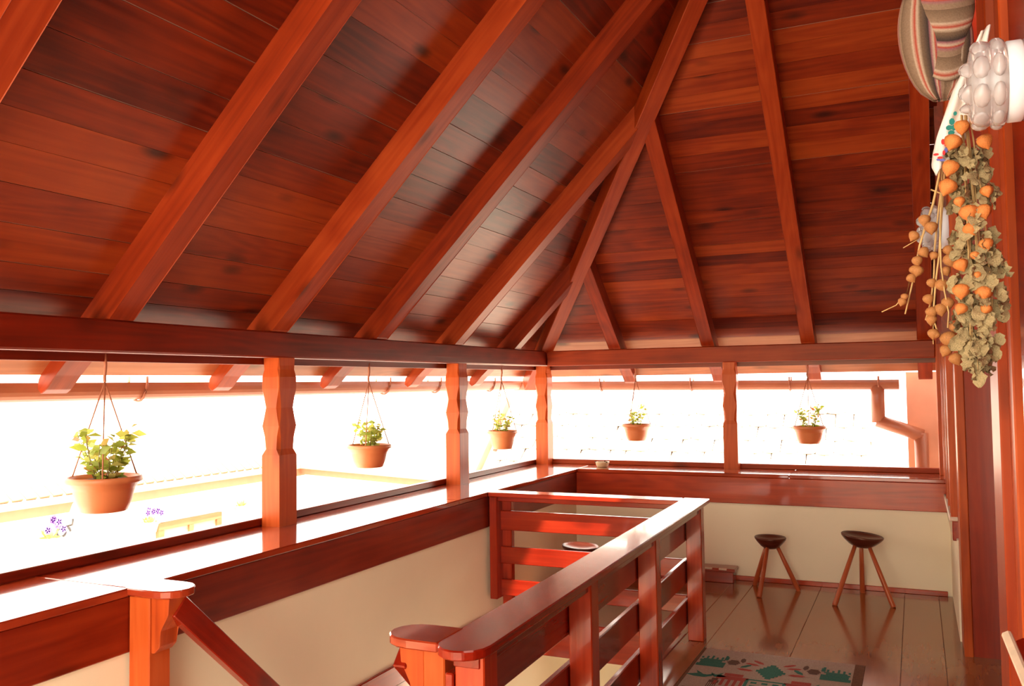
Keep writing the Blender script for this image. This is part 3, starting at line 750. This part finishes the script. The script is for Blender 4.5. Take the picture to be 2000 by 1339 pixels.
for row, yy in enumerate((5.05, 4.46, 3.87)):
    for sgn in (-1, 1):
        motif([[(a*-sgn, b) for a, b in P] for P in tree], 'rug_green', cx0+sgn*HW*.80, yy-.10, .15, .22)
        motif(bird, 'rug_green', cx0+sgn*HW*.84, yy-.36, .15, .14)
        motif([[(-a, b) for a, b in P] for P in bird], 'rug_green', cx0+sgn*HW*.60, yy-.34, .09, .11)
        motif(diamond[:3], 'rug_dark', cx0+sgn*HW*.52, yy-.10, .07, .16)
        for k, (ang, mm) in enumerate(((.75, 'rug_red'), (.3, 'rug_red'), (2.2, 'rug_green'), (1.5, 'rug_dark'))):
            motif(slant(leafp, ang*sgn + (PI if sgn < 0 else 0)), mm, cx0+sgn*HW*(.20+.07*k), yy-.05-.045*(k % 3), .085, .085)
        motif(slant(leafp, .1*sgn), 'rug_red', cx0+sgn*HW*.33, yy-.20, .09, .10)
        motif(comb, 'rug_red', cx0+sgn*HW*.42, yy-.40, .16, .22)
        motif(comb, 'rug_dark', cx0+sgn*HW*.62, yy-.47, .05, .16)
    motif(diamond, 'rug_green', cx0, yy-.19, .15, .26)
    motif(lattice, 'rug_green', cx0, yy-.45, .20, .22)
    box('cell_line', (RX0+.02, yy-.575, .0061), (RX1-.02, yy-.567, .0068), 'rug_dark', rg, 0, 0)

# ------------------------------------------------------------------ wall lamps
def wall_lamp(label, x, y, z, k):
    t = empty('wall_lamp', (x, y, z)); tag(t, label, 'wall lamp', 'pressed glass wall lamps')
    F = Matrix(((0, 0, -1, x), (0, 1, 0, y), (1, 0, 0, z), (0, 0, 0, 1)))
    lathe('base', [(.077*k, 0), (.080*k, .004), (.080*k, .028*k), (.074*k, .031*k)], 'white', t, F, 28)
    bm = bmesh.new()
    prof = [(.076*k, .029*k), (.084*k, .034*k), (.086*k, .05*k), (.081*k, .058*k), (.085*k, .064*k), (.084*k, .082*k), (.07*k, .094*k), (.04*k, .100*k), (.004*k, .101*k)]
    lathe_bm(bm, prof, 32, None, False)
    for ring, zc, n, sx, sz in ((.080, .046, 9, .026, .013), (.078, .076, 9, .026, .017), (.042, .090, 5, .022, .024)):
        for i in range(n):
            a = 2*PI*i/n + (.3 if zc > .08 else 0); q = .0
            Fm = Matrix.Translation(V((ring*k*math.cos(a), ring*k*math.sin(a), zc*k))) @ Matrix.Rotation(a, 4, 'Z') @ Matrix.Diagonal(V((.012*k, sx*k, sz*k, 1)))
            bmesh.ops.create_icosphere(bm, subdivisions=2, radius=1, matrix=Fm)
    link('glass_shade', finish(bm, 'glass_shade', True), 'lampglass', t, F)
    lathe('bulb', [(.012*k, .036*k), (.014*k, .05*k), (.026*k, .075*k), (.022*k, .095*k), (.004*k, .104*k)], 'white', t, F, 14)
    return t
wall_lamp('pressed glass wall lamp on a white base at the upper right', .2125, 2.0, 2.14, 1.0)
wall_lamp('second pressed glass wall lamp behind the dried twigs', .2, 5.68, 2.42, 1.5)

# ------------------------------------------------------------------ striped woven bag
def sheet(name, grid, stripe, mat, parent, origin, thick=.004):
    """grid: rows of world points, stripe(u,v) value stored for the woven pattern"""
    o = V(origin); nr, nc = len(grid), len(grid[0])
    me = bpy.data.meshes.new(name)
    me.from_pydata([tuple(V(p)-o) for row in grid for p in row], [], [(r*nc+c, r*nc+c+1, (r+1)*nc+c+1, (r+1)*nc+c) for r in range(nr-1) for c in range(nc-1)])
    at_ = me.attributes.new('stripe', 'FLOAT', 'POINT')
    for r in range(nr):
        for c in range(nc): at_.data[r*nc+c].value = stripe(c/(nc-1), r/(nr-1))
    for p in me.polygons: p.use_smooth = True
    ob = link(name, me, mat, parent, Matrix.Translation(o))
    if thick:
        sm = ob.modifiers.new('thickness', 'SOLIDIFY'); sm.thickness = thick; sm.offset = 0
    return ob
BO = V((.075, 2.45, 2.30)); BGY = 2.45
bag = empty('woven_bag', (.07, BGY, 2.22)); tag(bag, 'striped grey and pink woven wool bag hanging at the upper right', 'bag')
# hanging pouch: closed pointed loop, stripes run lengthwise
g = []
ctr = [(0, .068, 2.49), (.2, .067, 2.42), (.4, .066, 2.36), (.6, .068, 2.31), (.8, .072, 2.265), (1.0, .078, 2.222)]
for r in range(13):
    q = r/12; cxp = .060 + .022*q; zz = 2.53 - .282*q
    half = (.082*math.sqrt(max(0, 1-((q-.42)/.60)**2)) if q > .02 else .06); half = max(half, .004)
    row = []
    for c in range(25):
        a = 2*PI*c/24
        fold = 1 + .10*math.cos(3*a+1)*(1-q*.4)
        row.append((cxp + half*math.cos(a)*fold*1.0, BGY + half*.55*math.sin(a)*fold - .01, zz - .015*abs(math.cos(a))*(1-q)))
    g.append(row)
sheet('pouch', g, lambda u, v: u*5.0 + .12*v, 'stripe', bag, BO)
# folded flap wrapped across, stripes run crosswise
g = []
for r in range(13):
    q = r/12; zz = 2.59 - .225*q; row = []
    for c in range(17):
        a = c/16; ang = PI*(1.02*a) ; half = .066 - .030*max(0, q-.45)
        sag = -.035*(a-.1) + .022*math.sin(PI*a)*-1
        row.append((.092 - half*math.cos(ang) + .004*math.sin(9*q+5*a), BGY - .055*math.sin(ang)*(1-.35*q) - .012, zz + sag*.9 - .05*q*math.sin(PI*a)))
    g.append(row)
sheet('folded_flap', g, lambda u, v: v*2.35 + .08*u + .1, 'stripe', bag, BO)
tube('carrying_strap', [(.09, BGY, 2.53), (.12, BGY+.02, 2.66), (.17, BGY+.03, 2.85), (.20, BGY+.11, 2.9)], .012, 'stripe', bag, 8)

# ------------------------------------------------------------------ embroidered towel
tw = empty('embroidered_towel', (.1, 2.2, 2.03)); tag(tw, 'white embroidered towel hanging behind the glass lamp', 'towel')
path = [(.176, 2.325, .010), (.158, 2.27, .016), (.140, 2.22, .022), (.124, 2.16, .026), (.110, 2.12, .027), (.099, 2.08, .026), (.090, 2.05, .022), (.084, 2.028, .010)]
g = []
for i in range(25):
    q = i/24*(len(path)-1); k = min(int(q), len(path)-2); f = q-k
    cx_, cz_, hw = [path[k][j]*(1-f)+path[k+1][j]*f for j in range(3)]
    row = []
    for c in range(13):
        a = c/12*2-1
        row.append((cx_ - .014 + hw*a*1.25, 2.19 + .010*math.sin(a*5+.6) + .006*math.cos(i*.5+a*2), cz_ + .012*a - .010*abs(a)))
    g.append(row)
sheet('cloth', g, lambda u, v: v, 'cloth', tw, (.1, 2.2, 2.03), .004)
def patch(name, pts, mat, parent, yy):
    bm = bmesh.new()
    for iz, (px, pz, rx, rz) in enumerate(pts):
        vs = [bm.verts.new((px - .027 + rx*math.cos(2*PI*k/7), yy - iz*.0002, pz + rz*math.sin(2*PI*k/7))) for k in range(7)]; bm.faces.new(vs)
    return link(name, finish(bm, name), mat, parent)
patch('green_embroidery', [(.118, 2.118, .006, .008), (.112, 2.105, .007, .006), (.122, 2.104, .006, .007), (.116, 2.093, .007, .006), (.125, 2.135, .004, .005)], 'green_thread', tw, 2.1665)
patch('red_embroidery', [(.099, 2.075, .004, .007), (.104, 2.068, .003, .005), (.084, 2.048, .006, .003), (.092, 2.040, .006, .003), (.100, 2.05, .003, .006)], 'red_thread', tw, 2.1665)
patch('blue_embroidery', [(.104, 2.055, .004, .006), (.096, 2.034, .006, .003), (.088, 2.036, .004, .003)], 'blue_thread', tw, 2.1665)

# ------------------------------------------------------------------ dried bunches
def crumpled_leaf(seed):
    rnd = random.Random(seed); bm = bmesh.new(); n = 6; rows = []
    for i in range(n+1):
        q = i/n; w = .42*math.sin(PI*min(1, q*.92+.06))**.7
        rows.append([bm.verts.new((q, a*w, rnd.uniform(-.16, .16) + .12*abs(a))) for a in (-1, -.5, 0, .5, 1)])
    for v in rows[0] + rows[-1]: pass
    for i in range(n+1):
        rows[i][0].co.y += rnd.uniform(-.09, .09); rows[i][4].co.y += rnd.uniform(-.09, .09)
    for A, B in zip(rows, rows[1:]):
        for k in range(4): bm.faces.new((A[k], A[k+1], B[k+1], B[k]))
    me = finish(bm, 'dry_leaf', True); me.materials.append(MT['dryleaf']); return me
DRY = [crumpled_leaf(i) for i in range(5)]
def lantern_mesh(mat, ribs):
    bm = bmesh.new(); prof = [(.10, 0), (.34, .08), (.50, .30), (.48, .52), (.32, .78), (.12, .95), (.02, 1.08)]; rings = []
    for r, z in prof:
        rings.append([bm.verts.new((r*(1+(.13 if k % 2 else -.08)*ribs)*math.cos(2*PI*k/12), r*(1+(.13 if k % 2 else -.08)*ribs)*math.sin(2*PI*k/12), -z)) for k in range(12)])
    for A, B in zip(rings, rings[1:]):
        for k in range(12): bm.faces.new((A[k], A[(k+1) % 12], B[(k+1) % 12], B[k]))
    bm.faces.new(rings[0]); bm.faces.new(rings[-1][::-1])
    me = finish(bm, 'husk', True); me.materials.append(MT[mat]); return me
LAN = lantern_mesh('lantern', 1); POD = lantern_mesh('pod', .45)
PYY = 2.17
rnd = random.Random(11)
db = empty('dried_lantern_bunch', (.13, PYY, 1.6)); tag(db, 'dried bunch of orange lantern husks and olive leaves below the glass lamp', 'dried flowers')
axis = [(.118, 2.09), (.128, 1.98), (.132, 1.86), (.136, 1.74), (.130, 1.63), (.124, 1.575)]
def on_axis(q):
    q *= len(axis)-1; k = min(int(q), len(axis)-2); f = q-k
    return V((axis[k][0]*(1-f)+axis[k+1][0]*f, PYY, axis[k][1]*(1-f)+axis[k+1][1]*f))
for i in range(6):
    off = V((rnd.uniform(-.02, .02), rnd.uniform(-.02, .02), 0))
    tube('stem', [on_axis(0)+off*.5+V((0, 0, .04)), on_axis(.3)+off, on_axis(.65)+off*1.3, on_axis(.95)+off], [.002, .002, .0016, .001], 'straw', db, 5)
wid = lambda q: .034*(.55+.9*math.sin(PI*min(1, .18+q*.74))) if q < .85 else .030*(1-(q-.85)/.18)
for i in range(280):
    q = rnd.uniform(.02, .97); w = max(.004, wid(q)); a = rnd.uniform(0, 2*PI)
    p = on_axis(q) + V((math.cos(a)*w*rnd.uniform(.2, .95), math.sin(a)*w*.7, 0))
    leaf_at(p, (math.cos(a)*.35+rnd.uniform(-.3, .3), math.sin(a)*.35, -1), rnd.uniform(.020, .042), rnd, db, DRY[i % 5], 'leaf')
for u_, v_, s_ in ((1868, 280, 1.1), (1918, 280, 1.05), (1862, 330, 1.1), (1858, 368, 1.15), (1890, 418, 1.15), (1918, 415, 1.0), (1890, 450, .9), (1872, 395, .7), (1925, 375, .8), (1872, 520, .9), (1878, 570, 1.05), (1925, 575, 1.05), (1882, 605, .8), (1922, 480, .9), (1902, 500, .6), (1930, 605, .7), (1905, 540, .6), (1880, 250, 1.0)):
    d = rr*((u_-1000)/FPX) - uu*((v_-669.5)/FPX) + fw; tt = (PYY-.035)/d.y; p = V((0, 0, 1.55)) + d*tt
    size = .031*s_
    link('seed_husk', LAN, None, db, Matrix.Translation(p+V((0, 0, size*.55))) @ Matrix.Rotation(rnd.uniform(-.5, .5), 4, 'Y') @ Matrix.Rotation(rnd.uniform(0, 3), 4, 'Z') @ Matrix.Scale(size, 4))
tube('hanging_thread', [(.122, PYY-.02, 1.60), (.123, PYY-.02, 1.56)], .0005, 'straw', db, 4)
leaf_at(V((.123, PYY-.02, 1.563)), (.05, 0, -1), .036, rnd, db, DRY[1], 'leaf')
tb = empty('dried_poppy_twigs', (.05, 2.3, 1.6)); tag(tb, 'dried straw twigs with round brown pods left of the lantern bunch', 'dried flowers')
def pix(u_, v_, yy):
    d = rr*((u_-1000)/FPX) - uu*((v_-669.5)/FPX) + fw; return V((0, 0, 1.55)) + d*(yy/d.y)
def twig(pts, yy, r=.0022): return tube('twig', [pix(a, b, yy) for a, b in pts], r, 'straw', tb, 5)
twig([(1838, 300), (1834, 345), (1822, 400), (1808, 440), (1796, 480), (1785, 540), (1768, 613)], 2.30, [.002, .003, .003, .0028, .0025, .0022, .0018])
twig([(1842, 310), (1838, 370), (1832, 420), (1826, 480), (1824, 540), (1818, 590), (1808, 625)], 2.31, .0022)
twig([(1846, 320), (1842, 380), (1838, 440), (1834, 500), (1828, 545), (1822, 620), (1832, 650)], 2.29, .0022)
twig([(1840, 360), (1836, 440), (1838, 520), (1845, 570), (1853, 610), (1851, 640)], 2.28, .0018)
twig([(1776, 550), (1772, 570), (1750, 596), (1722, 609)], 2.30, .0014)
twig([(1806, 455), (1788, 470), (1764, 484)], 2.30, .0012)
twig([(1818, 370), (1838, 378), (1855, 372)], 2.30, .0018)
twig([(1824, 620), (1822, 650), (1823, 672)], 2.30, .0012)
for u_, v_, s_ in ((1807, 430, 1.1), (1818, 445, 1.2), (1790, 462, 1.0), (1798, 495, 1.05), (1790, 510, 1.0), (1782, 528, .9), (1795, 530, 1.1), (1775, 545, .9), (1765, 590, .8), (1768, 580, .7), (1834, 558, 1.2), (1817, 553, .9), (1810, 585, 1.0), (1835, 605, 1.2), (1853, 593, 1.2), (1818, 610, 1.1), (1820, 625, 1.0), (1823, 652, 1.0), (1850, 663, 1.5), (1862, 640, 1.1), (1852, 686, 1.1), (1862, 702, 1.2), (1832, 655, .8), (1850, 510, 1.3), (1856, 560, 1.0), (1848, 490, 1.0), (1845, 530, .9), (1850, 372, 1.0), (1866, 350, .9), (1828, 500, .8)):
    size = .0245*s_; p = pix(u_, v_, 2.29)
    link('seed_pod', POD, None, tb, Matrix.Translation(p+V((0, 0, size*.5))) @ Matrix.Rotation(rnd.uniform(-.6, .6), 4, 'Y') @ Matrix.Rotation(rnd.uniform(0, 3), 4, 'Z') @ Matrix.Scale(size, 4))

# ------------------------------------------------------------------ leaning board at the lower right
ln = empty('leaning_board', (.2, 2.0, .5)); tag(ln, 'dark red board with a raw pale edge at the lower right corner', 'board')
pa, pb_, pc = pix(1966, 1237, 2.15), pix(2003, 1325, 2.0), pix(2012, 1339, 1.96)
dr = (pb_-pa).normalized()
timber('pale_edge', pa, pa+dr*.5, .016, .020, 'palewood', ln, V((1, 0, .6)))
timber('panel', pa+V((.024, .012, -.016)), pa+V((.024, .012, -.016))+dr*.5, .012, .03, 'rail', ln, V((1, 0, .6)))

# plant on the ground floor seen through the slats
gp = empty('ground_plant', (-1.9, 6.0, -2.85)); tag(gp, 'bright green plant downstairs seen between the railing slats', 'plant')
rnd = random.Random(2)
for i in range(50):
    a = rnd.uniform(0, 2*PI); p = V((-1.85+.35*math.cos(a)*rnd.random(), 6.3+.35*math.sin(a)*rnd.random(), -2.85+rnd.uniform(.5, 1.3)))
    leaf_at(p, (math.cos(a), math.sin(a), .6), rnd.uniform(.15, .28), rnd, gp)
tube('stem', [(-1.85, 6.3, -2.85), (-1.84, 6.3, -1.8)], .015, 'stemgreen', gp, 6)
